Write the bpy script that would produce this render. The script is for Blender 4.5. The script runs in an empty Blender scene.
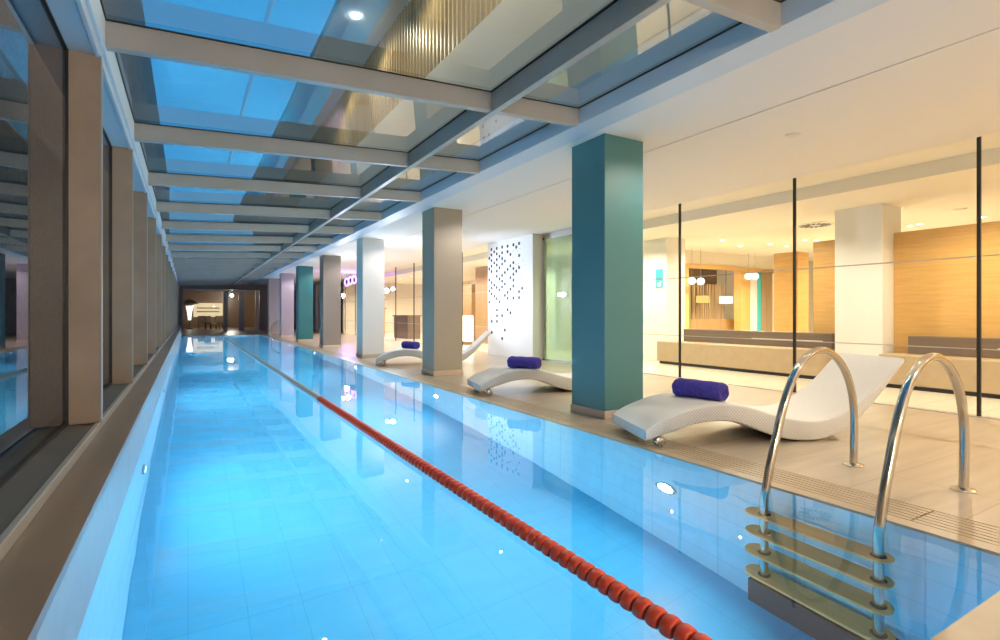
import bpy, bmesh, math, random
from mathutils import Vector, Matrix
import numpy as np

random.seed(7)
C = bpy.context.scene.collection
SC = bpy.context.scene
PI = math.pi

# ------------------------------------------------------------------ materials
def new_mat(name):
    m = bpy.data.materials.new(name); m.use_nodes = True
    nt = m.node_tree; nt.nodes.clear()
    out = nt.nodes.new('ShaderNodeOutputMaterial')
    return m, nt, out

def lin(r, g, b):
    f = lambda v: (v/255/12.92) if v/255 <= .04045 else ((v/255+.055)/1.055)**2.4
    return (f(r), f(g), f(b), 1)

def pbr(name, col, rough=.5, metal=0, noise=0, nscale=8, bump=0, bscale=60, stretch=(1, 1, 1), spec=.5, emit=None, estr=0):
    m, nt, out = new_mat(name)
    b = nt.nodes.new('ShaderNodeBsdfPrincipled')
    b.inputs['Base Color'].default_value = col
    b.inputs['Roughness'].default_value = rough
    b.inputs['Metallic'].default_value = metal
    b.inputs['Specular IOR Level'].default_value = spec
    if emit:
        b.inputs['Emission Color'].default_value = emit
        b.inputs['Emission Strength'].default_value = estr
    if noise or bump:
        tc = nt.nodes.new('ShaderNodeTexCoord'); mp = nt.nodes.new('ShaderNodeMapping')
        mp.inputs['Scale'].default_value = stretch
        nt.links.new(tc.outputs['Object'], mp.inputs['Vector'])
    if noise:
        n = nt.nodes.new('ShaderNodeTexNoise'); n.inputs['Scale'].default_value = nscale; n.inputs['Detail'].default_value = 5
        nt.links.new(mp.outputs['Vector'], n.inputs['Vector'])
        r = nt.nodes.new('ShaderNodeValToRGB')
        k = 1-noise
        r.color_ramp.elements[0].color = (col[0]*k, col[1]*k, col[2]*k, 1); r.color_ramp.elements[0].position = .3
        k = 1+noise*.6
        r.color_ramp.elements[1].color = (min(1, col[0]*k), min(1, col[1]*k), min(1, col[2]*k), 1); r.color_ramp.elements[1].position = .7
        nt.links.new(n.outputs['Fac'], r.inputs['Fac']); nt.links.new(r.outputs['Color'], b.inputs['Base Color'])
    if bump:
        n2 = nt.nodes.new('ShaderNodeTexNoise'); n2.inputs['Scale'].default_value = bscale
        nt.links.new(mp.outputs['Vector'], n2.inputs['Vector'])
        bp = nt.nodes.new('ShaderNodeBump'); bp.inputs['Strength'].default_value = bump; bp.inputs['Distance'].default_value = .01
        nt.links.new(n2.outputs['Fac'], bp.inputs['Height']); nt.links.new(bp.outputs['Normal'], b.inputs['Normal'])
    nt.links.new(b.outputs[0], out.inputs[0])
    return m

def tiles(name, col, grout, w, h, mortar, rough=.3, axes='xy', streak=.1, offset=.5, sscale=(1, 6, 1), spec=.5, vary=.03):
    m, nt, out = new_mat(name)
    b = nt.nodes.new('ShaderNodeBsdfPrincipled'); b.inputs['Roughness'].default_value = rough
    b.inputs['Specular IOR Level'].default_value = spec
    tc = nt.nodes.new('ShaderNodeTexCoord'); sp = nt.nodes.new('ShaderNodeSeparateXYZ'); cb = nt.nodes.new('ShaderNodeCombineXYZ')
    nt.links.new(tc.outputs['Object'], sp.inputs[0])
    for i, a in enumerate(axes): nt.links.new(sp.outputs['xyz'.index(a)], cb.inputs[i])
    br = nt.nodes.new('ShaderNodeTexBrick')
    br.offset = offset; br.inputs['Scale'].default_value = 1
    br.inputs['Brick Width'].default_value = w; br.inputs['Row Height'].default_value = h
    br.inputs['Mortar Size'].default_value = mortar; br.inputs['Mortar Smooth'].default_value = .1; br.inputs['Bias'].default_value = 0
    k = 1-vary
    br.inputs['Color1'].default_value = col; br.inputs['Color2'].default_value = (col[0]*k, col[1]*k, col[2]*k, 1)
    br.inputs['Mortar'].default_value = grout
    nt.links.new(cb.outputs[0], br.inputs['Vector'])
    mp = nt.nodes.new('ShaderNodeMapping'); mp.inputs['Scale'].default_value = sscale
    nt.links.new(tc.outputs['Object'], mp.inputs[0])
    n = nt.nodes.new('ShaderNodeTexNoise'); n.inputs['Scale'].default_value = 2.5; n.inputs['Detail'].default_value = 6
    nt.links.new(mp.outputs[0], n.inputs['Vector'])
    mr = nt.nodes.new('ShaderNodeMapRange'); mr.inputs['From Min'].default_value = .3; mr.inputs['From Max'].default_value = .7
    mr.inputs['To Min'].default_value = 1-streak; mr.inputs['To Max'].default_value = 1+streak*.4
    nt.links.new(n.outputs['Fac'], mr.inputs[0])
    mx = nt.nodes.new('ShaderNodeMix'); mx.data_type = 'RGBA'; mx.blend_type = 'MULTIPLY'; mx.inputs[0].default_value = 1
    nt.links.new(br.outputs['Color'], mx.inputs[6]); nt.links.new(mr.outputs[0], mx.inputs[7])
    nt.links.new(mx.outputs[2], b.inputs['Base Color'])
    nt.links.new(b.outputs[0], out.inputs[0])
    return m

def wood(name, col, axes=(1, 1, 14), rough=.35, plank=None):
    m, nt, out = new_mat(name)
    b = nt.nodes.new('ShaderNodeBsdfPrincipled'); b.inputs['Roughness'].default_value = rough
    tc = nt.nodes.new('ShaderNodeTexCoord'); mp = nt.nodes.new('ShaderNodeMapping'); mp.inputs['Scale'].default_value = axes
    nt.links.new(tc.outputs['Object'], mp.inputs[0])
    n = nt.nodes.new('ShaderNodeTexNoise'); n.inputs['Scale'].default_value = 2; n.inputs['Detail'].default_value = 8; n.inputs['Distortion'].default_value = .4
    nt.links.new(mp.outputs[0], n.inputs['Vector'])
    r = nt.nodes.new('ShaderNodeValToRGB')
    r.color_ramp.elements[0].position = .3; r.color_ramp.elements[1].position = .72
    r.color_ramp.elements[0].color = (col[0]*.88, col[1]*.86, col[2]*.80, 1); r.color_ramp.elements[1].color = (min(1, col[0]*1.04), min(1, col[1]*1.04), min(1, col[2]*1.04), 1)
    nt.links.new(n.outputs['Fac'], r.inputs[0]); nt.links.new(r.outputs[0], b.inputs['Base Color'])
    nt.links.new(b.outputs[0], out.inputs[0])
    return m

def emis(name, col, s):
    m, nt, out = new_mat(name)
    e = nt.nodes.new('ShaderNodeEmission'); e.inputs[0].default_value = col; e.inputs[1].default_value = s
    nt.links.new(e.outputs[0], out.inputs[0]); return m

def pane_glass(name, tint, ior, diffuse=None, dfac=0):
    """one-sheet glass: Fresnel mix of clear transmission and mirror reflection"""
    m, nt, out = new_mat(name)
    t = nt.nodes.new('ShaderNodeBsdfTransparent'); t.inputs[0].default_value = tint
    src = t
    if diffuse:
        d = nt.nodes.new('ShaderNodeBsdfDiffuse'); d.inputs[0].default_value = diffuse
        mx = nt.nodes.new('ShaderNodeMixShader'); mx.inputs[0].default_value = dfac
        nt.links.new(t.outputs[0], mx.inputs[1]); nt.links.new(d.outputs[0], mx.inputs[2]); src = mx
    g = nt.nodes.new('ShaderNodeBsdfGlossy'); g.inputs['Roughness'].default_value = 0.0
    # symmetrical fresnel for a thin pane: same IOR from both sides
    geo = nt.nodes.new('ShaderNodeNewGeometry')
    fr = nt.nodes.new('ShaderNodeFresnel')
    ma = nt.nodes.new('ShaderNodeMath'); ma.operation = 'MULTIPLY_ADD'
    ma.inputs[1].default_value = 1/ior-ior; ma.inputs[2].default_value = ior
    nt.links.new(geo.outputs['Backfacing'], ma.inputs[0]); nt.links.new(ma.outputs[0], fr.inputs['IOR'])
    mix = nt.nodes.new('ShaderNodeMixShader')
    nt.links.new(fr.outputs[0], mix.inputs[0]); nt.links.new(src.outputs[0], mix.inputs[1]); nt.links.new(g.outputs[0], mix.inputs[2])
    nt.links.new(mix.outputs[0], out.inputs[0]); return m

def wicker(name):
    m, nt, out = new_mat(name)
    b = nt.nodes.new('ShaderNodeBsdfPrincipled'); b.inputs['Roughness'].default_value = .5
    tc = nt.nodes.new('ShaderNodeTexCoord')
    sp = nt.nodes.new('ShaderNodeSeparateXYZ'); nt.links.new(tc.outputs['Object'], sp.inputs[0])
    def mth(op, a, b):
        q = nt.nodes.new('ShaderNodeMath'); q.operation = op
        for k, v in ((0, a), (1, b)):
            if v is None: continue
            if isinstance(v, (int, float)): q.inputs[k].default_value = v
            else: nt.links.new(v, q.inputs[k])
        return q.outputs[0]
    F = 2*PI/.030
    sx = mth('SINE', mth('MULTIPLY', sp.outputs[0], F), None)
    sy = mth('SINE', mth('MULTIPLY', mth('ADD', sp.outputs[1], sp.outputs[2]), F), None)
    pr = mth('ADD', mth('MULTIPLY', mth('MULTIPLY', sx, sy), .5), .5)
    class A2: outputs = [pr]
    a2 = A2
    r = nt.nodes.new('ShaderNodeValToRGB')
    r.color_ramp.elements[0].color = (.52, .51, .49, 1); r.color_ramp.elements[1].color = (.71, .70, .69, 1)
    r.color_ramp.elements[0].position = 0; r.color_ramp.elements[1].position = .5
    nt.links.new(a2.outputs[0], r.inputs[0]); nt.links.new(r.outputs[0], b.inputs['Base Color'])
    bp = nt.nodes.new('ShaderNodeBump'); bp.inputs['Strength'].default_value = .5; bp.inputs['Distance'].default_value = .006
    nt.links.new(a2.outputs[0], bp.inputs['Height']); nt.links.new(bp.outputs[0], b.inputs['Normal'])
    nt.links.new(b.outputs[0], out.inputs[0]); return m

def water_mat(name):
    m, nt, out = new_mat(name)
    g = nt.nodes.new('ShaderNodeBsdfGlass'); g.inputs['IOR'].default_value = 1.333; g.inputs['Roughness'].default_value = 0
    g.inputs['Color'].default_value = (1, 1, 1, 1)
    tc = nt.nodes.new('ShaderNodeTexCoord'); mp = nt.nodes.new('ShaderNodeMapping'); mp.inputs['Scale'].default_value = (1.6, 1.0, 1)
    n = nt.nodes.new('ShaderNodeTexNoise'); n.inputs['Scale'].default_value = 1.3; n.inputs['Detail'].default_value = 2
    nt.links.new(tc.outputs['Object'], mp.inputs[0]); nt.links.new(mp.outputs[0], n.inputs['Vector'])
    bp = nt.nodes.new('ShaderNodeBump'); bp.inputs['Strength'].default_value = .10; bp.inputs['Distance'].default_value = .02
    nt.links.new(n.outputs['Fac'], bp.inputs['Height']); nt.links.new(bp.outputs[0], g.inputs['Normal'])
    nt.links.new(g.outputs[0], out.inputs[0]); return m

M = {}
M['deck'] = tiles('deck tile', (.49, .41, .315, 1), (.34, .28, .21, 1), 1.2, .6, .004, rough=.28, streak=.14, sscale=(.5, 5, 1))
M['lobby'] = tiles('lobby tile', (.80, .73, .61, 1), (.5, .42, .3, 1), 1.2, .6, .004, rough=.2, streak=.06)
M['coping'] = tiles('brown coping stone', (.25, .185, .135, 1), (.30, .22, .15, 1), .6, 1.27, .003, rough=.3, axes='xy', streak=.14, offset=0, sscale=(4, .6, 1))
M['edge'] = pbr('pool edge stone', (.44, .35, .25, 1), .35, noise=.12, nscale=5)
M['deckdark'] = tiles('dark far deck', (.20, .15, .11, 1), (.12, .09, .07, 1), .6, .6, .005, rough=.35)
M['upstand'] = pbr('grey brown upstand', (.32, .285, .25, 1), .7)
M['slot'] = pbr('drain shadow gap', (.03, .025, .02, 1), .8)
M['pool'] = tiles('pool tile', (.11, .54, .85, 1), (.08, .42, .70, 1), .33, .62, .0025, rough=.25, axes='xy', streak=.05, offset=0)
M['poolw'] = tiles('pool wall tile', (.34, .72, .92, 1), (.24, .60, .82, 1), .62, .31, .005, rough=.25, axes='yz', streak=.05, offset=0)
M['band'] = pbr('pale tile band', (.42, .46, .50, 1), .25, noise=.05)
M['water'] = water_mat('pool water')
M['alu'] = pbr('painted aluminium', (.44, .42, .385, 1), .38, noise=.06, nscale=3)
M['alu_light'] = pbr('light aluminium edge', (.36, .345, .32, 1), .35)
M['sill'] = pbr('dark grey sill', (.10, .095, .09, 1), .5)
M['fin'] = pbr('brown fin panel', (.40, .31, .24, 1), .35, noise=.12, nscale=3)
M['beam_poolblue'] = pbr('grey beam tinted by pool light', (.60, .69, .78, 1), .45)  # blue of the pool light is put into the beam colour
M['gasket'] = pbr('black gasket', (.012, .012, .012, 1), .4)
M['ceil'] = pbr('white ceiling paint', (.84, .81, .77, 1), .8)
M['ceilcream'] = pbr('cream ceiling paint', (.86, .80, .68, 1), .8)
M['cream'] = pbr('cream wall paint', (.80, .74, .62, 1), .7)
M['white'] = pbr('white paint', (.78, .77, .74, 1), .5)
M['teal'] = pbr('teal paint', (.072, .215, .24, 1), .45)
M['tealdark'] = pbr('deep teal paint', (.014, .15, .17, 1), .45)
M['beige'] = pbr('taupe paint', (.40, .345, .27, 1), .5)
M['brownp'] = pbr('brown taupe paint', (.25, .21, .185, 1), .5)
M['lilac'] = pbr('grey paint with purple lamp tint', (.42, .38, .40, 1), .5)  # purple lamp tint put into the grey column paint
M['plinth'] = pbr('beige plinth', (.66, .53, .42, 1), .4)
M['wood'] = wood('oak veneer', (.66, .40, .14, 1), (1, 1.2, 14))
M['woodmid'] = wood('brown oak veneer', (.40, .26, .13, 1), (1, 1.2, 14))
M['wooddark'] = wood('dark wood', (.26, .16, .09, 1), (1, 1, 10))
M['slat'] = wood('timber slat', (.42, .30, .17, 1), (8, 8, 1))
M['bench'] = pbr('tan leather', (.46, .35, .22, 1), .45, noise=.05)
M['taupe'] = pbr('brown backrest leather', (.16, .115, .085, 1), .5)
M['wicker'] = wicker('white wicker')
M['steel'] = pbr('polished steel', (.62, .58, .52, 1), .10, metal=1)
M['chrome'] = pbr('brushed steel', (.55, .55, .55, 1), .25, metal=1)
M['tread'] = wood('tread', (.78, .43, .16, 1), (10, 1, 10))
M['darkstep'] = pbr('dark brown step', (.06, .03, .03, 1), .5)
M['black'] = pbr('black rubber', (.015, .015, .015, 1), .5)
M['towel'] = pbr('violet blue towel', (.085, .065, .36, 1), .95, noise=.3, nscale=40, bump=.6, bscale=220, spec=.1)
M['red'] = pbr('red float plastic', (.60, .045, .010, 1), .3)
M['greyfloat'] = pbr('pale float plastic', (.42, .40, .40, 1), .35)
M['rubble'] = pbr('brown pebbledash', (.36, .30, .26, 1), .9, noise=.35, nscale=30, bump=.4, bscale=80)
M['facade'] = pbr('pale render', (.50, .47, .43, 1), .8)
M['signteal'] = pbr('turquoise sign', (.05, .48, .52, 1), .4)
M['signwhite'] = pbr('white sign print', (.85, .85, .85, 1), .4)
M['glass_roof'] = pane_glass('roof glass', (.74, .90, .90, 1), 2.4)
M['glass_win'] = pane_glass('window glass', (.34, .37, .40, 1), 4.2)
M['glass_part'] = pane_glass('partition glass', (.96, .97, .95, 1), 1.4)
M['glass_green'] = pane_glass('green glass', (.50, .74, .56, 1), 1.6, (.20, .36, .26, 1), .5)
M['stripe'] = pbr('frosted stripe', (.45, .42, .36, 1), .6)
M['e_warm'] = emis('warm lamp', (1, .85, .62, 1), 8)
M['e_white'] = emis('white lamp', (.92, .96, 1, 1), 60)
M['e_pool'] = emis('pool lamp lens', (.74, .93, 1, 1), 800)
M['e_shadey'] = emis('yellow lit shade', (1, .72, .22, 1), .55)
M['e_shadew'] = emis('white lit shade', (1, .93, .78, 1), .9)
M['e_globe'] = emis('lit opal globe', (1, .94, .82, 1), 1.1)
M['e_purple'] = emis('purple neon', (.42, .12, 1, 1), 5)
M['e_strip'] = emis('lit strip', (1, .88, .68, 1), 2.2)
M['e_mural'] = emis('glowing picture', (1, .82, .52, 1), .4)
M['hedge'] = pbr('dark planting', (.02, .03, .02, 1), .9, noise=.4, nscale=20)

# ------------------------------------------------------------------ mesh helpers
class MB:
    def __init__(s): s.bm = bmesh.new()
    def hexa(s, p):
        v = [s.bm.verts.new(q) for q in p]
        for f in ((0, 3, 2, 1), (4, 5, 6, 7), (0, 1, 5, 4), (1, 2, 6, 5), (2, 3, 7, 6), (3, 0, 4, 7)):
            s.bm.faces.new([v[i] for i in f])
        return s
    def box(s, x0, x1, y0, y1, z0, z1):
        return s.hexa([(x0, y0, z0), (x1, y0, z0), (x1, y1, z0), (x0, y1, z0), (x0, y0, z1), (x1, y0, z1), (x1, y1, z1), (x0, y1, z1)])
    def quad(s, *p):
        s.bm.faces.new([s.bm.verts.new(q) for q in p]); return s
    def tube(s, path, r, n=14, cap=True):
        P = [Vector(p) for p in path]; rings = []
        t0 = (P[1]-P[0]).normalized()
        ref = Vector((0, 0, 1)) if abs(t0.z) < .9 else Vector((1, 0, 0))
        nrm = t0.cross(ref).normalized()
        for i, p in enumerate(P):
            t = (P[min(i+1, len(P)-1)]-P[max(i-1, 0)]).normalized()
            nrm = (nrm-t*nrm.dot(t)).normalized(); b = t.cross(nrm)
            rr = r[i] if isinstance(r, (list, tuple)) else r
            rings.append([s.bm.verts.new(p+(nrm*math.cos(a)+b*math.sin(a))*rr) for a in [2*PI*k/n for k in range(n)]])
        for a, b in zip(rings, rings[1:]):
            for k in range(n): s.bm.faces.new((a[k], a[(k+1) % n], b[(k+1) % n], b[k]))
        if cap:
            s.bm.faces.new(list(reversed(rings[0]))); s.bm.faces.new(rings[-1])
        return s
    def lathe(s, prof, org=(0, 0, 0), axis=(0, 0, 1), n=24):
        """prof: list of (radius, height) along axis"""
        q = Vector((0, 0, 1)).rotation_difference(Vector(axis)); org = Vector(org); rings = []
        for r, h in prof:
            if r < 1e-6: rings.append([s.bm.verts.new(org+q @ Vector((0, 0, h)))])
            else: rings.append([s.bm.verts.new(org+q @ Vector((r*math.cos(2*PI*k/n), r*math.sin(2*PI*k/n), h))) for k in range(n)])
        for a, b in zip(rings, rings[1:]):
            for k in range(n):
                k2 = (k+1) % n
                if len(a) == 1 and len(b) == 1: continue
                if len(a) == 1: s.bm.faces.new((a[0], b[k2], b[k]))
                elif len(b) == 1: s.bm.faces.new((a[k], a[k2], b[0]))
                else: s.bm.faces.new((a[k], a[k2], b[k2], b[k]))
        return s
    def prism(s, poly, z0, z1, fn=None):
        """poly (a,b) extruded z0..z1; fn maps (a,b,z) to a point"""
        fn = fn or (lambda a, b, z: (a, b, z))
        lo = [s.bm.verts.new(fn(a, b, z0)) for a, b in poly]; hi = [s.bm.verts.new(fn(a, b, z1)) for a, b in poly]
        n = len(poly)
        s.bm.faces.new(list(reversed(lo))); s.bm.faces.new(hi)
        for k in range(n): s.bm.faces.new((lo[k], lo[(k+1) % n], hi[(k+1) % n], hi[k]))
        return s
    def build(s, name, mat, parent=None, smooth=False, bevel=0, seg=2, recalc=True):
        if recalc: bmesh.ops.recalc_face_normals(s.bm, faces=s.bm.faces)
        me = bpy.data.meshes.new(name); s.bm.to_mesh(me); s.bm.free()
        me.materials.append(M[mat])
        if smooth:
            for p in me.polygons: p.use_smooth = True
        o = bpy.data.objects.new(name, me); C.objects.link(o)
        if parent: o.parent = parent
        if bevel:
            b = o.modifiers.new('b', 'BEVEL'); b.width = bevel; b.segments = seg; b.limit_method = 'ANGLE'
        if smooth == 'auto':
            for p in me.polygons: p.use_smooth = True
            for e in me.edges: pass
            me.set_sharp_from_angle(angle=math.radians(40))
        return o

def tag(o, label, cat, group=None, kind=None):
    o['label'] = label; o['category'] = cat
    if group: o['group'] = group
    if kind: o['kind'] = kind
    return o
def thing(name, label, cat, loc=(0, 0, 0), rz=0, group=None):
    o = bpy.data.objects.new(name, None); C.objects.link(o); o.empty_display_size = .1
    o.location = loc; o.rotation_euler = (0, 0, rz)
    return tag(o, label, cat, group)
def dup(root, loc, rz=None, label=None):
    r = root.copy(); C.objects.link(r); r.location = loc
    if rz is not None: r.rotation_euler = (0, 0, rz)
    if label: r['label'] = label
    for ch in list(root.children):
        c = ch.copy(); C.objects.link(c); c.parent = r
        for g in list(ch.children):
            d = g.copy(); C.objects.link(d); d.parent = c
    return r
def struct(name, mb, mat, parent=None, **k):
    o = mb.build(name, mat, parent, **k)
    if not parent: o['kind'] = 'structure'
    return o
def catmull(xs, ys, q):
    xs = np.array(xs, float); ys = np.array(ys, float); m = np.gradient(ys, xs); out = []
    for x in q:
        i = int(np.clip(np.searchsorted(xs, x)-1, 0, len(xs)-2)); h = xs[i+1]-xs[i]; t = min(1, max(0, (x-xs[i])/h))
        out.append((2*t**3-3*t*t+1)*ys[i]+(t**3-2*t*t+t)*h*m[i]+(-2*t**3+3*t*t)*ys[i+1]+(t**3-t*t)*h*m[i+1])
    return out
def smooth_path(pts, n=60):
    P = np.array(pts, float); d = np.concatenate([[0], np.cumsum(np.linalg.norm(np.diff(P, axis=0), axis=1))])
    q = np.linspace(0, d[-1], n)
    return list(zip(*[catmull(d, P[:, k], q) for k in range(3)]))
def light(kind, name, loc, power, col, size=.1, rot=None, spot=None, blend=.5, sizey=None):
    l = bpy.data.lights.new(name, kind); l.energy = power; l.color = col
    if kind == 'AREA':
        l.size = size
        if sizey: l.shape = 'RECTANGLE'; l.size_y = sizey
    else: l.shadow_soft_size = size
    if spot: l.spot_size = spot; l.spot_blend = blend
    o = bpy.data.objects.new(name, l); C.objects.link(o); o.location = loc
    if rot: o.rotation_euler = rot
    return o

# ------------------------------------------------------------------ key dimensions (metres; deck level z=0, camera above the origin)
Y0, Y1 = -3.0, 38.5          # hall length
WL, WR = -.336, 3.27          # pool water edges
PY0, PY1 = .82, 30.5          # pool ends
WZ = -.006                     # water level
PD = -1.75                    # pool floor
LEDX, LEDZ = -.311, .387      # left ledge front edge and height
FINX, GLX = -.475, -.643      # fin front, window glass
CZ = 3.03                     # deck ceiling
PX = 7.4                      # glass partition
LZ2 = 2.87
LZ = 3.06                     # lobby ceiling
BAY = 2.11; B0 = 4.20
def zb(x): return 2.83+(.19/3.86)*(x+.46)   # underside of the sloping roof grid

# ------------------------------------------------------------------ pool
struct('floor_pool', MB().box(WL-.2, WR+.2, PY0-.2, PY1+.2, PD-.15, PD), 'pool')
struct('wall_pool_left', MB().box(WL-.14, WL, PY0, PY1, PD, WZ+.002), 'poolw')
struct('wall_pool_right', MB().box(WR, WR+.14, PY0, PY1, PD, -.04), 'poolw')
struct('wall_pool_near', MB().box(WL-.14, WR+.14, PY0-.14, PY0, PD, -.04), 'poolw')
struct('wall_pool_far', MB().box(WL-.14, WR+.14, PY1, PY1+.14, PD, -.04), 'poolw')
wb = MB().quad((WL, PY0, WZ), (WR, PY0, WZ), (WR, PY1, WZ), (WL, PY1, WZ)); wo = wb.build('pool_water', 'water')
tag(wo, 'clear blue water filling the long indoor lap pool', 'water', kind='stuff')

# deck
struct('floor', MB().box(3.66, 7.34, Y0, Y1, -.12, 0), 'deck')
struct('floor_lobby', MB().box(7.46, 18.5, Y0, 36, -.12, 0), 'lobby')
struct('trim_1', MB().box(WR-.004, 3.365, PY0-.1, PY1+.1, -.036, 0).box(WR, 3.365, Y0, PY0-.1, -.036, 0).box(WR, 3.365, PY1+.1, Y1, -.036, 0), 'edge')
g = MB()
yy = -2.75
while yy < Y1:
    for k in range(6):
        x = 3.377+k*.0475
        g.box(x, x+.036, yy, min(yy+2.04, Y1), -.035, -.001)
    yy += 2.05
struct('trim_2', g, 'edge')
struct('floor_drain', MB().box(3.365, 3.66, Y0, Y1, -.12, -.06), 'slot')
struct('trim_3', MB().box(7.34, 7.46, Y0, Y1, -.12, .006), 'alu_light')
struct('floor_near', MB().box(LEDX, WR, Y0, PY0, -.12, 0), 'edge')
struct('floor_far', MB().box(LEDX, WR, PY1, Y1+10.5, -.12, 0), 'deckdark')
struct('wall_side_far', MB().box(7.38, 7.5, 31.32, Y1, 0, 3.2), 'cream')

# left ledge, sill
struct('wall_ledge', MB().box(-.80, WL+.006, Y0, Y1, WZ+.002, LEDZ-.035), 'band')
struct('trim_4', MB().box(-.80, LEDX, Y0, Y1, LEDZ-.035, LEDZ), 'coping')
struct('trim_5', MB().box(-.50, FINX, Y0, Y1, LEDZ, LEDZ+.05), 'alu_light', bevel=.004)
struct('trim_6', MB().hexa([(-.68, Y0, LEDZ), (-.50, Y0, LEDZ), (-.50, Y1, LEDZ), (-.68, Y1, LEDZ), (-.68, Y0, LEDZ+.055), (-.50, Y0, LEDZ+.04), (-.50, Y1, LEDZ+.04), (-.68, Y1, LEDZ+.055)]), 'sill')

# window bays on the left: frame > pane, gasket
ZT = 2.735
n = 1
k = -3
FB = 4.13; FBAY = 2.17
while FB+k*FBAY < Y1:
    y = FB+k*FBAY; y2 = min(y+FBAY, Y1)
    f = MB()
    f.box(GLX, FINX, y, y+.055, LEDZ+.05, ZT)
    fo = struct('window_%d' % n, f, 'fin', bevel=.003)
    e = MB().box(FINX, FINX+.008, y-.002, y+.057, LEDZ+.05, ZT); e.build('fin_edge', 'alu_light', fo)
    MB().quad((GLX, y+.03, LEDZ+.05), (GLX, y2+.03, LEDZ+.05), (GLX, y2+.03, ZT+.01), (GLX, y+.03, ZT+.01)).build('pane', 'glass_win', fo)
    q = MB(); pass
    q.box(GLX-.002, GLX+.012, y, y2, ZT-.012, ZT+.004); q.box(GLX-.002, GLX+.012, y, y2, LEDZ+.05, LEDZ+.066)
    q.box(GLX-.002, GLX+.014, y-.008, y, LEDZ+.05, ZT)
    q.build('gasket', 'gasket', fo)
    n += 1; k += 1
NW = n
# head of the window wall
struct('trim_7', MB().box(-.80, -.50, Y0, Y1, ZT, 3.08), 'beam_poolblue')
struct('trim_8', MB().box(-.50, FINX, Y0, Y1, ZT-.012, zb(-.46)+.02).box(FINX, -.455, Y0, Y1, ZT+.055, zb(-.46)+.17), 'beam_poolblue', bevel=.003)

# glazed roof grid
struct('roof_beam_edge', MB().box(3.40, 3.69, Y0, Y1, CZ, CZ+.42), 'beam_poolblue')
xa, xb = -.458, 3.40
def slab(x0, x1, y0, y1, za, zb_):
    return [(x0, y0, zb(x0)+za), (x1, y0, zb(x1)+za), (x1, y1, zb(x1)+za), (x0, y1, zb(x0)+za), (x0, y0, zb(x0)+zb_), (x1, y0, zb(x1)+zb_), (x1, y1, zb(x1)+zb_), (x0, y1, zb(x0)+zb_)]
PUX0, PUX1 = 2.385, 2.455
struct('roof_beam_purlin', MB().hexa(slab(PUX0, PUX1, Y0, Y1, -.012, .165)), 'alu', bevel=.004)
k = -3
while B0+k*BAY < Y1:
    y = B0+k*BAY
    b = MB().hexa(slab(xa, PUX0, y, y+.075, 0, .165)).hexa(slab(PUX1, xb, y, y+.075, 0, .165))
    bo = struct('roof_beam', b, 'alu', bevel=.004)
    # black gasket line and rough upstand above the glass
    MB().hexa(slab(xa, xb, y-.01, y+.085, .165, .172)).build('gasket', 'gasket', bo)
    y2 = min(y+BAY, Y1)
    MB().quad((xa, y+.0375, zb(xa)+.182), (xb, y+.0375, zb(xb)+.182), (xb, y2+.0375, zb(xb)+.182), (xa, y2+.0375, zb(xa)+.182)).build('pane', 'glass_roof', bo)
    k += 1
struct('roof_beam_gasket', MB().hexa(slab(xa, xa+.012, Y0, Y1, .165, .178)).hexa(slab(xb-.012, xb, Y0, Y1, .165, .178)).hexa(slab(PUX0-.012, PUX1+.012, Y0, Y1, .165, .178)), 'gasket')

# ceilings
struct('ceiling', MB().box(3.69, 4.664, Y0, Y1, CZ, CZ+.12).box(4.686, 7.37, Y0, Y1, CZ, CZ+.12).box(4.6, 4.75, Y0, Y1, CZ+.05, CZ+.12), 'ceil')
struct('ceiling_slot', MB().box(4.62, 4.73, Y0, Y1, CZ+.03, CZ+.049), 'slot')
struct('ceiling_roof', MB().box(3.69, 18.5, Y0-.2, 36, CZ+.2, CZ+.4), 'facade')
struct('ceiling_lobby', MB().box(7.37, 8.16, Y0, 36, LZ, LZ+.12).box(8.16, 18.5, Y0, 36, LZ2, LZ+.12), 'ceilcream')
struct('wall_lobby_end', MB().box(7.2, 18.6, 36, 36.2, -.1, 3.2), 'cream')
struct('wall_near', MB().box(-.9, 18.5, Y0-.2, Y0, -.2, 3.4), 'cream')
struct('wall_lobby_back', MB().box(18.4, 18.6, Y0, 36, -.1, 3.2), 'cream')

# ------------------------------------------------------------------ partition glass
def partition(y, y2, first=False, mat='glass_part'):
    global n
    p = struct('window_%d' % n, MB().quad((PX, y, .006), (PX, y2, .006), (PX, y2, LZ-.03), (PX, y, LZ-.03)), mat)
    MB().box(PX-.016, PX+.016, y-.016, y+.016, 0, LZ).build('mullion', 'black', p)
    MB().box(PX-.004, PX+.004, y+.03, y2-.03, 1.735, 1.748).box(PX-.004, PX+.004, y+.03, y2-.03, .728, .740).build('stripe', 'stripe', p)
    n += 1
    return p
y = 2.32-2.03*2
while y < 8.4:
    partition(y, y+2.03); y += 2.03
# green frosted pane beside the perforated panel
gp = struct('window_%d' % n, MB().quad((PX, 8.43, .03), (PX, 10.5, .03), (PX, 10.5, 2.9), (PX, 8.43, 2.9)), 'glass_green'); n += 1
MB().box(PX-.03, PX+.03, 10.42, 10.50, 0, 2.94).box(PX-.03, PX+.03, 8.41, 8.45, 0, 2.94).box(PX-.03, PX+.03, 8.43, 10.5, 2.89, CZ+.03).box(PX-.03, PX+.03, 8.43, 10.5, 0, .035).build('window_frame', 'chrome', gp)
y = 12.86
while y < 29.5:
    partition(y, y+2.05); y += 2.05

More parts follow.
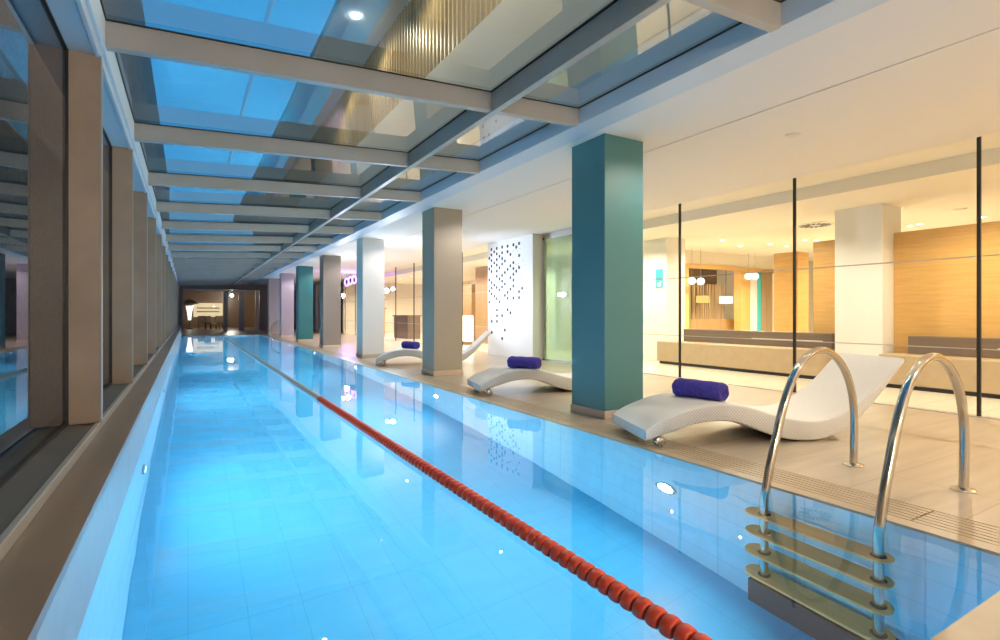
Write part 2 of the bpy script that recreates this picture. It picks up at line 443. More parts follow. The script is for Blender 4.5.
# ------------------------------------------------------------------ columns on the deck
CX, CW = 3.80, .56
cols = [('teal', 'teal painted square column on the deck beside the nearest lounger', 'teal'),
        ('beige', 'taupe square column between the second and third loungers', 'beige'),
        ('white', 'white square column with a bright wall lamp on its side', 'white'),
        ('brownp', 'brown square column just beyond the white column', 'brownp'),
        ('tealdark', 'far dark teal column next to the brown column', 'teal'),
        ('lilac', 'grey column tinted lilac by purple light just beyond the far teal column', 'grey'),
        ('lilac', 'farthest grey column tinted lilac by purple light at the end of the pool row', 'grey')]
CY = 4.27; CS = 4.51
for i, (mt, lb, _) in enumerate(cols):
    y = CY+i*CS
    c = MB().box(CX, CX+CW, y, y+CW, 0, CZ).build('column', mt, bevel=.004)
    tag(c, lb, 'column', kind='thing')
    MB().box(CX-.012, CX+CW+.012, y-.012, y+CW+.012, 0, .085).build('plinth', 'plinth', c, bevel=.004)

# lobby columns
lc = [(9.5, 4.20, 'white square lobby column behind the long bench, nearest the camera'),
      (9.5, 8.60, 'white lobby column carrying the turquoise sign plates'),
      (9.5, 12.9, 'white lobby column behind the perforated panel')]
for x, y, lb in lc:
    c = MB().box(x, x+.62, y-.03, y+.69, 0, LZ2).build('column', 'white', bevel=.004)
    tag(c, lb, 'column', kind='thing')
# wood faced post block
c = MB().box(11.17, 11.58, 6.5, 7.03, 0, 2.44).build('wooden_pillar', 'wood', bevel=.003)
tag(c, 'oak faced rectangular pillar standing behind the long bench', 'pillar', kind='thing')
# oak wall behind bench
struct('wall_oak', MB().box(9.86, 9.98, -2.6, 4.165, 0, 2.425).box(9.86, 9.98, 4.895, 5.45, 0, 2.425), 'wood')

# turquoise sign plates
for z0, lb, ic in ((1.945, 'upper turquoise square sign plate on white lobby column', 0), (1.715, 'lower turquoise square sign plate with white pictogram', 1)):
    s = MB().box(9.485, 9.499, 8.68, 8.90, z0, z0+.215).build('sign_plate', 'signteal', bevel=.002)
    tag(s, lb, 'sign')
    if ic:
        MB().box(9.482, 9.485, 8.74, 8.84, z0+.04, z0+.12).box(9.482, 9.485, 8.72, 8.75, z0+.12, z0+.16).build('pictogram', 'signwhite', s)

# ------------------------------------------------------------------ perforated panel
FX = 7.1
pp = MB().box(FX, FX+.30, 10.52, 12.72, 0, CZ-.004).build('perforated_panel', 'white')
tag(pp, 'white wall panel with a scatter of black round holes', 'panel', kind='thing')
th = math.atan((500-188)/530); ct, st = math.cos(th), math.sin(th)
def onx(u, v, x):
    a = (u-500)/530; b = (313.5-v)/530; r = (a*ct+st, -a*st+ct, b); t = x/r[0]
    return r[1]*t, r[2]*t+1.12
d1 = [(60,160),(108,150),(157,138),(207,130),(260,117),(312,104),(286,138),(85,182),(60,210),(108,200),(157,190),(207,180),(233,205),(312,215),(40,240),(133,222),(60,262),(108,252),(157,243),(182,265),(85,283),(260,280),(60,312),(108,302),(157,293),(233,308),(312,325),(40,338),(133,327),(60,362),(108,357),(207,342),(260,333),(182,370),(286,357),(108,405),(157,398),(260,387),(233,417),(40,440),(133,430),(157,450),(260,440),(62,462),(182,475),(85,487),(62,512),(108,507),(157,502),(260,493),(40,540),(133,530),(340,513),(233,522),(312,545),(62,565),(207,552),(85,587),(182,580),(108,610),(207,605),(260,603),(312,600)]
d2 = [(40,65),(133,62),(110,137),(207,135),(233,163),(110,190),(157,188),(63,240),(110,240),(182,320),(63,342),(157,398)]
spots = [onx(485+x/9.14, 232+y/9.14, FX) for x, y in d1]+[onx(485+x/9.14, 295+y/9.14, FX) for x, y in d2]
h = MB()
def disc(h, y, z, r, nn):
    vs = [h.bm.verts.new((FX-.004, y+r*math.cos(2*PI*k/nn), z+r*math.sin(2*PI*k/nn))) for k in range(nn)]
    ws = [h.bm.verts.new((FX+.002, v.co.y, v.co.z)) for v in vs]
    h.bm.faces.new(vs)
    for k in range(nn): h.bm.faces.new((vs[k], vs[(k+1) % nn], ws[(k+1) % nn], ws[k]))
for y, z in spots: disc(h, y, z, .044, 14)
for k in range(200):
    y = 12.62-random.random()**1.5*1.7; z = .75+random.random()*2.0
    if y > 11.6 or z > 1.2: disc(h, y, z, .011, 6)
h.build('perforations', 'black', pp)

# ------------------------------------------------------------------ loungers
TS = [-.07, .0, .053, .187, .304, .503, .70, .874, 1.11, 1.303, 1.45, 1.596, 1.845, 2.098, 2.356, 2.40]
TZ = [.150, .195, .222, .273, .312, .345, .345, .318, .246, .200, .184, .190, .270, .437, .680, .715]
BS = [-.07, .0, .187, .385, .595, .75, .874, 1.11, 1.351, 1.5, 1.596, 1.845, 2.098, 2.252, 2.40]
BZ = [.065, .083, .135, .188, .205, .19, .150, .060, .013, .010, .022, .116, .330, .505, .672]
LW = .76
def lounger_body():
    m = MB(); N = 90; ss = np.linspace(-.07, 2.40, N)
    tz = catmull(TS, TZ, ss); bz = catmull(BS, BZ, ss); rings = []
    for s_, t, b in zip(ss, tz, bz):
        r = min(.02, (t-b)*.4); pts = []
        for cy, cz, a0 in ((LW-r, t-r, 0), (r, t-r, PI/2), (r, b+r, PI), (LW-r, b+r, 3*PI/2)):
            for j in range(4):
                a = a0+j*PI/6
                pts.append((cy+r*math.cos(a), cz+r*math.sin(a)))
        rings.append([m.bm.verts.new((s_, p[0], p[1])) for p in pts])
    nn = len(rings[0])
    for a, b in zip(rings, rings[1:]):
        for k in range(nn): m.bm.faces.new((a[k], a[(k+1) % nn], b[(k+1) % nn], b[k]))
    m.bm.faces.new(rings[0]); m.bm.faces.new(list(reversed(rings[-1])))
    return m
lo = thing('sun_lounger', 'white woven wave lounger at the pool edge behind the ladder rails, nearest', 'lounger', (0, 0, 0), group='white wave sun loungers')
lb_ = lounger_body().build('woven_body', 'wicker', lo, smooth='auto')
for w in (.04, LW-.04):
    cs = MB().tube([(.07, w, .125), (.07, w, .05)], .014, 10).build('caster', 'chrome', lo)
    MB().lathe([(0, -.022), (.036, -.022), (.046, -.014), (.046, .014), (.036, .022), (0, .022)], (.07, w, .046), (0, 1, 0), 18).build('wheel', 'chrome', cs, smooth='auto')
    MB().hexa([(1.71, w-.02, 0), (1.76, w-.02, 0), (1.76, w+.02, 0), (1.71, w+.02, 0), (1.58, w-.02, .055), (1.66, w-.02, .06), (1.66, w+.02, .06), (1.58, w+.02, .055)]).build('rear_leg', 'chrome', lo)
LA = math.atan2(-.363, .932)
lo.location = (3.33, 3.14, 0); lo.rotation_euler = (0, 0, LA)
L2 = (3.46, 6.28); L3 = (3.50, 11.02)
LA2 = math.radians(-14)
dup(lo, (*L2, 0), LA2, 'white woven wave lounger half hidden behind the near teal column')
dup(lo, (*L3, 0), LA, 'white woven wave lounger half hidden behind the taupe column')

# towels
def towel(lp, s_, wc, label, length=.56, rz=0, LA=LA):
    a = Vector((math.cos(LA), math.sin(LA), 0)); b = Vector((-math.sin(LA), math.cos(LA), 0))
    z = catmull(TS, TZ, [s_])[0]
    p = Vector((lp[0], lp[1], 0))+a*s_+b*wc
    R = .086
    t = thing('rolled_towel', label, 'towel', (p.x, p.y, z+R*.86), LA+rz, 'rolled blue towels on the loungers')
    m = MB(); N = 22; K = 26; rings = []
    for i in range(N+1):
        f = i/N; y = (f-.5)*length; e = min(f, 1-f)*length
        rr = R*(1-.16*max(0, 1-e/.03)**2)
        rings.append([m.bm.verts.new((rr*math.cos(2*PI*k/K)*1.08+.002*math.sin(y*60+k), y+.004*math.sin(5*2*PI*k/K)*(1 if i in (0, N) else 0), max(-R*.86, rr*math.sin(2*PI*k/K)+.002*math.sin(y*40+2*k)))) for k in range(K)])
    for u, v in zip(rings, rings[1:]):
        for k in range(K): m.bm.faces.new((u[k], u[(k+1) % K], v[(k+1) % K], v[k]))
    m.bm.faces.new(rings[0]); m.bm.faces.new(list(reversed(rings[-1])))
    m.build('roll', 'towel', t, smooth='auto')
    # spiral end fold
    for sgn in (-1, 1):
        sp = MB(); pth = []
        for k in range(60):
            q = k/59; ang = q*PI*5; r = .008+.052*q
            pth.append((r*math.cos(ang), sgn*(length/2+.002), r*math.sin(ang)))
        sp.tube(pth, .0035, 6)
        sp.build('spiral_fold', 'towel', t, smooth=True)
    flap = MB(); 
    pth = [((R+.003)*math.cos(q), 0, (R+.003)*math.sin(q)) for q in np.linspace(.5, .62, 3)]
    flap.tube([(R*1.06*math.cos(.5), -length/2+.01, R*1.02*math.sin(.5)), (R*1.06*math.cos(.5), length/2-.01, R*1.02*math.sin(.5))], .005, 8).build('hem', 'towel', t, smooth=True)
    return t
towel((3.33, 3.14), .62, .37, 'rolled violet blue towel on the nearest lounger', .48, .50)
towel(L2, .62, .17, 'rolled violet blue towel in front of the perforated panel', .47, .75, LA2)
towel(L3, .66, .36, 'rolled blue towel beside the taupe column, farthest', .46, .7)

# ------------------------------------------------------------------ pool ladder
ld = thing('pool_ladder', 'stainless steel pool ladder with two arched rails and four treads', 'ladder', (3.16, 1.73, 0))
def rail(y):
    pts = [(4.235, 0, .0), (4.245, 0, .18), (4.245, 0, .36), (4.215, 0, .53), (4.13, 0, .69), (3.99, 0, .81), (3.82, 0, .862), (3.645, 0, .83), (3.495, 0, .72), (3.385, 0, .56), (3.29, 0, .34), (3.20, 0, .10), (3.165, 0, -.04), (3.155, 0, -.2), (3.155, 0, -.6), (3.155, 0, -1.0), (3.155, 0, -1.36)]
    p = smooth_path([(x-3.16, y-1.73, z) for x, _, z in pts], 90)
    r = MB().tube(p, .0265, 18).build('rail', 'steel', ld, smooth='auto')
    MB().lathe([(0, .0), (.068, 0), (.068, .006), (.058, .014), (.034, .016), (.0275, .02), (0, .02)], (4.235-3.16, y-1.73, 0), (0, 0, 1), 28).build('flange', 'steel', r, smooth='auto')
    MB().lathe([(0, -.02), (.029, -.02), (.032, 0), (.029, .02), (0, .02)], (3.155-3.16, y-1.73, -1.36), (0, 0, 1), 16).build('rubber_foot', 'black', r, smooth='auto')
    return r
for y in (2.05, 1.404): rail(y)
for zt in (-.45, -.745, -1.02, -1.30):
    poly = []
    L_, W_ = .42, .075
    for k in range(9):
        a = -PI/2+PI*k/8; poly.append((W_*math.sin(a), .025+L_-.075+.075*math.cos(a)))
    for k in range(9):
        a = PI/2+PI*k/8; poly.append((W_*math.sin(a), .025-L_+.075+.075*math.cos(a)))
    tr = MB().prism(poly, zt-.014, zt+.014).build('tread', 'tread', ld, bevel=.006)
    for y in (2.05, 1.404):
        MB().lathe([(0, -.02), (.042, -.02), (.042, .012), (.034, .022), (0, .022)], (-.005, y-1.73, zt), (0, 0, 1), 18).build('collar', 'black', tr, smooth='auto')
MB().box(-.06, .10, -.40, .40, -1.60, -1.36).build('step_block', 'darkstep', ld, bevel=.01)

# grab rail at the far end of the pool
gr = thing('grab_rail', 'curved steel grab rail at the far right pool corner', 'rail', (3.45, 27.5, 0))
MB().tube(smooth_path([(0, 0, 0), (-.02, 0, .25), (.06, 0, .55), (.30, 0, .76), (.62, 0, .80), (.85, 0, .78)], 30), .03, 10).build('rail', 'chrome', gr, smooth=True)
MB().lathe([(0, 0), (.07, 0), (.06, .02), (0, .02)], (0, 0, 0)).build('flange', 'chrome', gr)

# ------------------------------------------------------------------ lane rope
lr = thing('lane_rope', 'floating lane divider of red then pale discs along the pool', 'lane rope', (1.475, PY0, WZ))
prof = [(0, -.026), (.012, -.03), (.030, -.029), (.040, -.022), (.044, -.008), (.044, .008), (.040, .022), (.030, .029), (.012, .03), (0, .026)]
fl = MB().lathe(prof, (0, 0, 0), (0, 1, 0), 22).build('red_float', 'red', lr, smooth=True)
fl.location = (0, .36, .012)
pitch = .0655; y = .36; cnt = 1
while y+pitch < 7.1-PY0:
    y += pitch; f = fl.copy(); C.objects.link(f); f.parent = lr; f.location = (0, y, .012); cnt += 1
fg = MB().lathe(prof, (0, 0, 0), (0, 1, 0), 16).build('pale_float', 'greyfloat', lr, smooth=True); y += pitch; fg.location = (0, y, .012)
for k in range(40):
    y += pitch; f = fg.copy(); C.objects.link(f); f.parent = lr; f.location = (0, y, .012)
m = MB()
while y < PY1-PY0-.4:
    y += pitch; m.lathe(prof, (0, y, .012), (0, 1, 0), 10)
pf = m.build('pale_float', 'greyfloat', lr, smooth=True); pf['kind'] = 'stuff'
MB().tube([(0, 0, .012), (0, PY1-PY0, .012)], .006, 6).build('cable', 'chrome', lr)

# ------------------------------------------------------------------ underwater lights
pl = thing('pool_light', 'round underwater light on the right pool wall below the deck', 'pool light', (WR, 2.95, -.80), group='underwater pool lights')
MB().lathe([(.075, 0), (.10, 0), (.10, .018), (.075, .022), (.075, 0)], (0, 0, 0), (-1, 0, 0), 28).build('bezel', 'chrome', pl, smooth='auto')
MB().lathe([(0, .016), (.045, .014), (.075, .008)], (0, 0, 0), (-1, 0, 0), 24).build('lens', 'e_pool', pl)
y = 2.95+4.5
while y < PY1:
    dup(pl, (WR, y, -.80)); y += 4.5

y = 3.2+2.25  # left wall lights added to brighten the opposite wall
pl2 = dup(pl, (WL, y, -.80), PI, 'added round fill light on the left pool wall below the ledge'); pl2['group'] = 'added fill lights of the left pool wall'
while y+4.5 < PY1:
    y += 4.5; dup(pl2, (WL, y, -.80), PI)
# ------------------------------------------------------------------ benches in the lobby
def bench(y0, y1, label, cut=.2):
    b = thing('long_bench', label, 'bench', (9.4, (y0+y1)/2, 0), group='long lobby benches')
    h_ = (y1-y0)/2
    MB().box(-.28, .30, -h_, h_, .06, .50).build('seat', 'bench', b, bevel=.015)
    MB().box(-.24, .26, -h_+.05, h_-.05, 0, .06).build('plinth', 'black', b)
    bk = MB().box(.18, .34, -h_, h_-cut, .50, .775).build('backrest', 'taupe', b, bevel=.01)
    q = MB(); yy = -h_+.15  # pale strips painted in for lines of light on the backrest
    while yy+1.5 < h_-cut:
        q.box(.172, .18, yy, yy+1.35, .625, .64); yy += 1.75
    q.build('light_line', 'white', bk)
bench(4.98, 8.52, 'long tan bench with brown back behind the glass, left of the white column', .36)
bench(-2.2, 4.06, 'long tan bench against the oak wall, right of the white column')

# ------------------------------------------------------------------ ceiling fittings
def downlight(x, y, z, label, group, lit=True):
    t = thing('ceiling_downlight', label, 'ceiling light', (x, y, z), group=group)
    MB().lathe([(.05, 0), (.075, 0), (.075, -.008), (.05, -.006), (.05, 0)], (0, 0, 0), (0, 0, 1), 20).build('trim_ring', 'white', t, smooth='auto')
    MB().lathe([(0, -.003), (.05, -.003)], (0, 0, 0), (0, 0, 1), 20).build('lens', 'e_warm' if lit else 'white', t)
    return t
WARM = (1, .86, .68); LWARM = (1, .87, .65)
dk = downlight(5.58, 3.3, CZ, 'small round downlight in the deck ceiling above the nearest lounger', 'deck ceiling downlights', False)
for k, yk in enumerate((11.2, 19.1, 27.0)):
    dup(dk, (5.58, yk, CZ), 0, ('small round fitting in the deck ceiling above the second lounger', 'small round fitting in the deck ceiling beyond the white column', 'small round fitting in the deck ceiling, farthest along')[k])
for yk in np.arange(-1.09, 29, 2.255):
    light('SPOT', 'slot_fill', (4.675, float(yk), CZ-.01), 43 if yk < 6 else 38, WARM if yk < 6 else (1, .93, .88), .012, None, 2.75, .5)  # fill spots added for the deck; the slot itself is dark
def onz(u, v, z):
    a = (u-500)/530; b = (313.5-v)/530; r = (a*ct+st, -a*st+ct, b); t = (z-1.12)/r[2]
    return (round(r[0]*t, 2), round(r[1]*t, 2))
pairs = [onz(u, v, LZ2) for u, v in ((910, 226), (919, 224), (983, 217), (805, 240), (817, 240), (770, 244), (787, 246), (722, 240), (740, 246))]
pairs += [(12.2, 2.0), (9.0, 14.5), (11.5, 14.5), (9.0, 19), (11.5, 19), (9.0, 23.5), (11.5, 23.5), (9.0, 27.5), (11.5, 27.5), (9.2, 25.5)]  # extra downlights added to light the lobby
dl = None
for x, y in pairs:
    if dl is None: dl = downlight(x, y, LZ2, 'small bright warm downlight in the cream lobby ceiling', 'lobby ceiling downlights')
    else: dup(dl, (x, y, LZ2))
    light('SPOT', 'lobby_lamp', (x, y, LZ2-.03), 90 if y < 12 else 62, LWARM, .03, None, 2.75, .5)
# bare spots added past the ceiling step to light the lobby
for yk in np.arange(-1.8, 29, 1.55):
    if 3.5 < yk < 5.8: continue
    light('SPOT', 'lobby_fill', (8.45, float(yk), LZ2-.02), 82, LWARM, .015, (0, 0, 0), 2.7, .5)
# swirl diffuser
df = thing('ceiling_vent', 'square air diffuser with radial slots in lobby ceiling', 'air vent', (*onz(815, 225, LZ2), LZ2))
MB().box(-.33, .33, -.33, .33, -.012, 0).build('plate', 'white', df)
s = MB()
for k in range(16):
    a = 2*PI*k/16; r0, r1 = .10, .28
    ca, sa = math.cos(a), math.sin(a); px, py = -sa*.018, ca*.018
    s.quad((ca*r0-px, sa*r0-py, -.0135), (ca*r1-px*1.8, sa*r1-py*1.8, -.0135), (ca*r1+px*1.8, sa*r1+py*1.8, -.0135), (ca*r0+px, sa*r0+py, -.0135))
s.build('slots', 'black', df)
sd = thing('smoke_detector', 'small white smoke detector on lobby ceiling above the oak wall', 'smoke detector', (*onz(959, 209, LZ2), LZ2))
MB().lathe([(0, -.04), (.06, -.038), (.10, -.015), (.11, 0)], (0, 0, 0)).build('housing', 'ceil', sd, smooth='auto')

# wall lamps on columns
def wall_lamp(x, y, z, label, power):
    t = thing('wall_lamp', label, 'wall lamp', (x, y, z), group='bright wall lamps on the columns')
    MB().box(0, .03, -.05, .05, -.07, .07).build('bracket', 'chrome', t, bevel=.004)
    MB().lathe([(0, .03), (.05, .03), (.07, .06), (.07, .10), (0, .10)], (0, 0, 0), (1, 0, 0), 20).build('lamp_head', 'chrome', t)
    MB().lathe([(0, -.06), (.035, -.05), (.06, 0), (.035, .05), (0, .06)], (.13, 0, 0), (1, 0, 0), 16).build('bulb', 'e_white', t, smooth=True)
    light('POINT', 'wall_lamp_light', (x+.30, y, z), power, (.66, .78, 1), .06)
wall_lamp(CX+CW, 13.50, 1.72, 'bright wall lamp on the side of the white column', 38)
wall_lamp(CX+CW, 18.05, 1.72, 'bright wall lamp on the side of the brown column', 35)

for x_, lb in ((.6, 'added fill lamp on the unseen near end wall, left'), (3.0, 'added fill lamp on the unseen near end wall, right')):  # two lamps added behind the camera as fill
    t = thing('wall_lamp', lb, 'wall lamp', (x_, Y0, 2.05))
    MB().box(-.06, .06, 0, .03, -.08, .08).build('bracket', 'chrome', t)
    MB().lathe([(.06, -.1), (.09, .1)], (0, .13, 0), (0, 0, 1), 18).build('lamp_shade', 'e_globe', t, smooth=True)
    light('POINT', 'end_wall_fill', (x_, Y0+.35, 2.05), 90, (1, .80, .58), .08)
light('POINT', 'purple_light', (6.3, 24.6, 2.3), 45, (.5, .2, 1), .1)
sp_ = light('SPOT', 'panel_projector', (CX+CW+.22, 13.44, 1.72), 260, (.62, .76, 1), .05, None, 1.15, .7)
sp_.rotation_euler = Vector((7.1-4.58, 11.3-13.44, 1.75-1.72)).to_track_quat('-Z', 'Y').to_euler()
# purple pendants
for k, (x, y, z) in enumerate(((6.55, 25.6, 2.62), (6.62, 25.2, 2.68), (6.75, 25.0, 2.72))):
    t = thing('purple_pendant', ('purple neon pendant hanging far along the deck, leftmost of three', 'purple neon pendant hanging far along the deck, middle of three', 'purple neon pendant hanging far along the deck, rightmost of three')[k], 'pendant light', (x, y, z), group='purple neon pendants')
    pth = [(.09*math.cos(a), 0, .17*math.sin(a)) for a in np.linspace(0, 2*PI, 25)]
    MB().tube(pth, .03, 8, cap=False).build('neon_ring', 'e_purple', t, smooth=True)
    MB().tube([(0, 0, .17), (0, 0, CZ-z)], .006, 6).build('cord', 'black', t)

# ------------------------------------------------------------------ lounge behind the bench (facing wall with opening)
LY = 10.0
struct('wall_lounge', MB().box(10.2, 11.72, LY, LY+.15, 0, LZ).box(11.72, 18.4, LY, LY+.15, 2.50, LZ).box(16.0, 18.4, LY, LY+.15, 0, 2.5), 'cream')
struct('door_1', MB().box(11.70, 11.9, LY-.05, LY-.002, 0, 2.38).box(14.2, 14.62, LY-.05, LY+.2, 0, 2.38).box(11.70, 16, LY-.05, LY-.002, 2.38, 2.5), 'wood')
sc_ = MB()
for k in range(46):
    x = 11.95+k*.049; sc_.tube([(x, LY+.5, .5), (x+random.uniform(-.05, .05), LY+.5, 2.0)], .011, 5)
so = sc_.build('string_curtain', 'slat'); tag(so, 'curtain of thin wooden strands hanging inside the lounge opening', 'curtain', kind='stuff')
tp = MB().box(14.98, 15.17, LY-.04, LY+.02, 0, 2.46).build('teal_panel', 'signteal'); tag(tp, 'narrow turquoise glass panel beside the lounge opening', 'panel')
wp = MB().box(14.64, 14.97, LY-.04, LY+.02, 0, 2.46).build('white_panel', 'white'); tag(wp, 'narrow white panel beside the turquoise glass panel', 'panel')
sl = MB()
for k in range(7): sl.box(15.2+k*.08, 15.245+k*.08, LY-.05, LY+.02, 0, 2.46)
so = sl.build('slatted_screen', 'slat'); tag(so, 'vertical timber slat screen left of the oak pillar', 'screen')
dkb = MB().box(13.6, 14.19, LY+2.0, LY+2.3, 0, 2.2).build('dark_cabinet', 'wooddark'); tag(dkb, 'dark wood cabinet inside the lounge', 'cabinet')
struct('wall_lounge_back', MB().box(10.2, 18.4, LY+4, LY+4.15, 0, LZ), 'wooddark')
low = MB().box(11.95, 16, LY+.6, LY+.75, 0, .95).build('lounge_counter', 'wood'); tag(low, 'low oak counter front inside the lounge opening', 'counter')
light('POINT', 'lounge_fill', (13.4, 12.3, 2.3), 90, LWARM, .08)  # bare light added to brighten the lounge
ss = thing('sign_stand', 'small turquoise panel on a post between the teal column and white lobby column', 'sign', (10.25, 9.88, 0))
MB().box(-.16, .16, -.015, .015, .85, 1.21).build('sign_face', 'signteal', ss)
MB().box(-.02, .02, -.02, .02, 0, .85).build('post', 'chrome', ss)
MB().lathe([(.16, 0), (.16, .02), (.02, .03)]).build('base', 'chrome', ss)
def shade(x, y, z, w, h_, mt, label):
    t = thing('pendant_lamp', label, 'pendant lamp', (x, y, z), group='drum shade pendants in the lounge')
    MB().lathe([(w*.96, h_), (w, 0)], (0, 0, 0), (0, 0, 1), 20).build('lamp_shade', mt, t, smooth=True)
    MB().tube([(0, 0, h_), (0, 0, LZ2-z)], .008, 6).build('cord', 'black', t)
shade(12.8, 10.22, 1.43, .18, .2, 'e_shadey', 'yellow drum pendant shade in front of the wooden strands')
shade(13.85, 10.22, 1.42, .19, .21, 'e_shadew', 'white drum pendant shade in middle of lounge opening')
shade(14.5, 10.22, 1.43, .12, .2, 'e_shadey', 'smaller yellow drum pendant shade at right of lounge opening')
for x, y, z, lb in ((11.6, 9.6, 1.99, 'white globe pendant above the lounge opening, leftmost'), (11.95, 9.6, 1.99, 'white globe pendant above the lounge opening, second from left'), (14.02, 9.6, 2.2, 'white globe pendant beside the turquoise panel, left of a pair'), (14.33, 9.6, 2.21, 'white globe pendant beside the turquoise panel, right of a pair')):
    t = thing('globe_pendant', lb, 'pendant lamp', (x, y, z), group='white globe pendants')
    MB().lathe([(.105*math.sin(a), -.10*math.cos(a)) for a in np.linspace(0, PI, 12)], (0, 0, 0), (0, 0, 1), 18).build('globe', 'e_globe', t, smooth=True)
    MB().tube([(0, 0, .10), (0, 0, LZ2-z)], .006, 6).build('cord', 'chrome', t)

# ------------------------------------------------------------------ far lobby seen between the columns
struct('wall_lobby_side', MB().box(13.0, 13.2, 12, 36, 0, LZ), 'cream')
wc = MB().box(9.5, 9.95, 17.0, 18.0, 0, LZ2).build('wooden_pillar', 'woodmid', bevel=.003); tag(wc, 'oak clad pillar behind the perforated panel\'s left edge', 'pillar', kind='thing')
wc = MB().box(9.8, 10.1, 18.9, 20.0, 0, 2.3).build('wooden_cabinet', 'woodmid'); tag(wc, 'tall oak cabinet right of the taupe column', 'cabinet')
fl_ = thing('floor_lamp', 'glowing white block lamp on the lobby floor right of the taupe column', 'lamp', (8.7, 17.1, 0))
MB().box(-.16, .16, -.16, .16, .12, 1.05).build('lamp_shade', 'e_strip', fl_, bevel=.02)
MB().box(-.13, .13, -.13, .13, 0, .12).build('base', 'wooddark', fl_)
cb = thing('counter', 'dark counter cabinet in the lobby left of the taupe column', 'counter', (8.6, 23.0, 0))
MB().box(-.3, .3, -.9, .9, 0, 1.0).build('body', 'taupe', cb)
MB().box(-.35, .35, -.95, .95, 1.0, 1.05).build('worktop', 'wooddark', cb)
cb = thing('display_stand', 'orange oak display stand right of the white column', 'stand', (7.95, 25.2, 0))
MB().box(-.2, .2, -.5, .5, 0, 1.35).build('body', 'wood', cb)
MB().box(-.25, .25, -.55, .55, 1.35, 1.40).build('top', 'wooddark', cb)
MB().box(-.15, .15, -.4, .4, 1.40, 1.75).build('screen', 'taupe', cb)
struct('wall_lobby_far', MB().box(7.5, 13, 30, 30.2, 0, LZ2), 'cream')
wf = struct('door_2', MB().box(11.0, 11.1, 21.5, 21.65, 0, 2.4).box(11.0, 11.1, 23.4, 23.55, 0, 2.4).box(11.0, 11.1, 21.5, 23.55, 2.4, 2.52), 'wood')

# ------------------------------------------------------------------ far end wall and terrace
w = MB()
w.box(-.9, -.26, Y1, Y1+.2, -.1, 3.4).box(-.26, 4.1, Y1, Y1+.2, 2.66, 3.4)
w.box(4.1, 7.4, Y1, Y1+.2, -.1, 3.4)
struct('wall_far', w, 'brownp')
struct('trim_9', MB().box(-.26, 4.0, Y1-.03, Y1+.05, 2.54, 2.63), 'alu_light')
for a, b in ((1.97, 2.22), (2.87, 3.18)):
    q = MB().box(a, b, Y1+.02, Y1+.2, 0, 2.54).build('door_post', 'alu_light'); q['kind'] = 'structure'
q = MB().box(3.85, 4.05, Y1-.1, Y1+.1, 0, 2.66).build('door_post', 'plinth'); q['kind'] = 'structure'
struct('window_%d' % n, MB().quad((-.26, Y1+.1, 0), (3.85, Y1+.1, 0), (3.85, Y1+.1, 2.54), (-.26, Y1+.1, 2.54)), 'glass_part'); n += 1
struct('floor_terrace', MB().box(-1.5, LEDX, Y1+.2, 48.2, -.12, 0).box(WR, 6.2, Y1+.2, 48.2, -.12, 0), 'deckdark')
struct('wall_terrace', MB().box(-3, 8, 48.2, 48.4, -.1, 4).box(-1.7, -1.5, Y1+.2, 48.2, -.1, 3).box(6.2, 6.4, Y1+.2, 48.2, -.1, 3).box(-1.5, 6.2, Y1+.2, 48.2, 2.9, 3.0), 'wooddark')
mu = MB().box(.36, 2.4, 48.0, 48.15, .85, 1.95).build('lit_picture', 'e_mural'); tag(mu, 'warm lit picture wall in the lounge beyond the far end', 'screen')  # the picture's lit look comes from a glow in its material
MB().box(.6, 2.15, 47.98, 48.0, 1.22, 1.32).box(.6, 2.15, 47.98, 48.0, 1.5, 1.6).build('picture_band', 'wood', mu)
vl = thing('vase_lamp', 'tall flared white floor lamp beyond the far end of the pool', 'lamp', (.1, 45, 0))
MB().lathe([(.10, .64), (.11, .9), (.16, 1.25), (.24, 1.67), (0, 1.67)], (0, 0, 0), (0, 0, 1), 20).build('lamp_shade', 'e_globe', vl, smooth='auto')
MB().lathe([(.2, 0), (.2, .05), (.05, .08), (.05, .64), (0, .64)], (0, 0, 0)).build('base', 'black', vl)
ps = thing('parasol', 'dark parasol spread above the flared white lamp at the far end', 'parasol', (.1, 46, 0))
MB().lathe([(0, 2.2), (.3, 2.1), (.62, 1.86), (.60, 1.84), (.3, 2.06), (0, 2.14)], (0, 0, 0), (0, 0, 1), 8).build('canopy', 'gasket', ps)
MB().tube([(0, 0, 0), (0, 0, 2.18)], .02, 8).build('pole', 'chrome', ps)
for k, (x, y) in enumerate(((.9, 44.6), (2.1, 44.3), (1.4, 43.0))):
    t = thing('lounge_chair', 'dark lounge chair beyond the far end of the pool', 'chair', (x, y, 0), .4*k, 'dark chairs beyond the far end')
    MB().box(-.28, .28, -.28, .28, .35, .45).build('seat', 'taupe', t, bevel=.02)
    MB().box(-.28, .28, .22, .30, .45, .95).build('backrest', 'taupe', t, bevel=.02)
    for sx in (-.24, .24):
        for sy in (-.24, .24): MB().box(sx-.02, sx+.02, sy-.02, sy+.02, 0, .35).build('leg', 'black', t)
sl_ = thing('spot_lamp', 'dazzling white lamp hanging at the far end of the pool', 'lamp', (2.93, 46, 2.52))
MB().lathe([(.11*math.sin(a), -.11*math.cos(a)) for a in np.linspace(0, PI, 10)], (0, 0, 0), (0, 0, 1), 14).build('bulb', 'e_white', sl_, smooth=True)
MB().tube([(0, 0, .1), (0, 0, .38)], .01, 6).build('cord', 'black', sl_)
light('POINT', 'far_lamp', (2.6, 43.5, 2.3), 60, (1, .85, .65), .1)

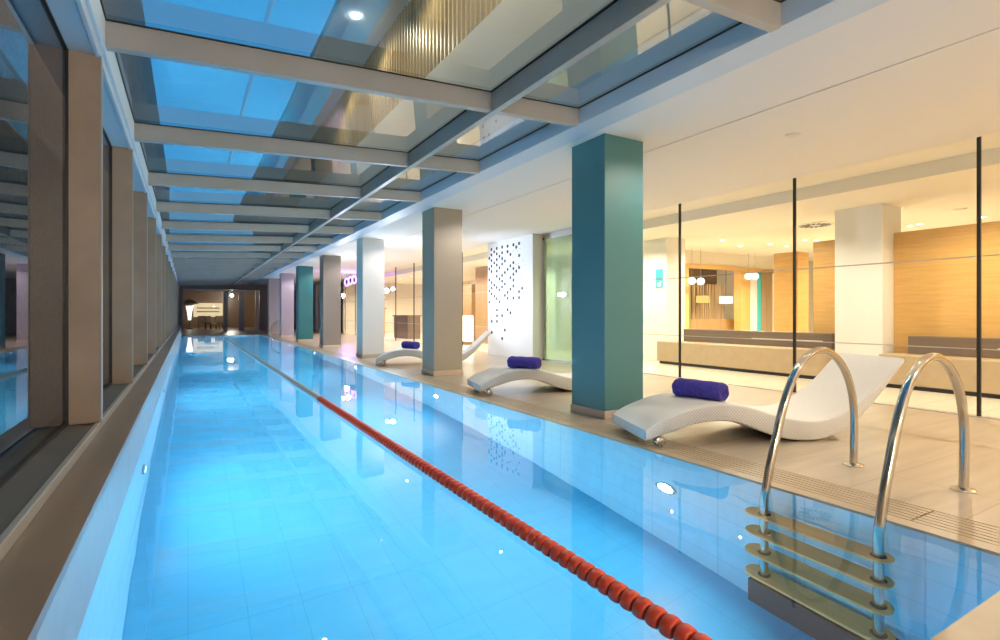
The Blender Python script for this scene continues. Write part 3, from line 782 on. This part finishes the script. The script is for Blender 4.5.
# ------------------------------------------------------------------ outside: neighbouring wall, building above
struct('wall_exterior', MB().box(-1.35, -1.15, Y0-1, 45, -.5, 10.2), 'rubble')
b = MB().box(3.75, 4.2, Y0-1, 40, 3.42, 5.45).box(3.85, 4.2, Y0-1, 40, 5.45, 7.3)
b.box(2.6, 4.2, Y0-1, 40, 7.3, 7.5)
struct('exterior_building', b, 'facade')
s = MB(); yy = Y0
while yy < 26:
    s.box(3.75, 3.83, yy, yy+.05, 5.45, 7.3); yy += .16
so = struct('exterior_slats', s, 'slat')
for k, yk in enumerate((3.2, 5.6, 8.2, 11, 14)):
    t = thing('soffit_lamp', 'round lamp under the eaves of the building above the glass roof', 'lamp', (3.0, yk, 7.3), group='lamps under the eaves')
    MB().lathe([(0, -.03), (.07, -.03), (.09, 0)], (0, 0, 0)).build('lens', 'e_white', t)
    light('SPOT', 'soffit_light', (3.0, yk, 7.25), 120, (1, .80, .55), .06, None, 2.7, .5)

# ------------------------------------------------------------------ sky
W = bpy.data.worlds.new('dusk'); SC.world = W; W.use_nodes = True
nt = W.node_tree; bg = nt.nodes['Background']
tc = nt.nodes.new('ShaderNodeTexCoord'); sp = nt.nodes.new('ShaderNodeSeparateXYZ'); r = nt.nodes.new('ShaderNodeValToRGB')
nt.links.new(tc.outputs['Generated'], sp.inputs[0]); nt.links.new(sp.outputs['Z'], r.inputs[0]); nt.links.new(r.outputs[0], bg.inputs[0])
r.color_ramp.elements[0].color = (.10, .38, .72, 1); r.color_ramp.elements[1].color = (.025, .26, .66, 1)
bg.inputs[1].default_value = .5

# ------------------------------------------------------------------ camera
cam = bpy.data.cameras.new('camera'); co = bpy.data.objects.new('camera', cam); C.objects.link(co)
co.location = (0, 0, 1.12); co.rotation_euler = (PI/2, 0, -th)
cam.sensor_width = 36; cam.lens = 36*530/1000; cam.shift_y = -6.5/1000
cam.clip_start = .02; cam.clip_end = 300
SC.camera = co

SC.view_settings.view_transform = 'Standard'; SC.view_settings.look = 'None'
SC.view_settings.gamma = 1; SC.view_settings.exposure = 1.0; SC.view_settings.use_curve_mapping = False
cy = SC.cycles
cy.max_bounces = 12; cy.diffuse_bounces = 4; cy.glossy_bounces = 6; cy.transmission_bounces = 6; cy.transparent_max_bounces = 24
cy.caustics_reflective = False; cy.caustics_refractive = True
cy.sample_clamp_indirect = 4
cy.use_denoising = True
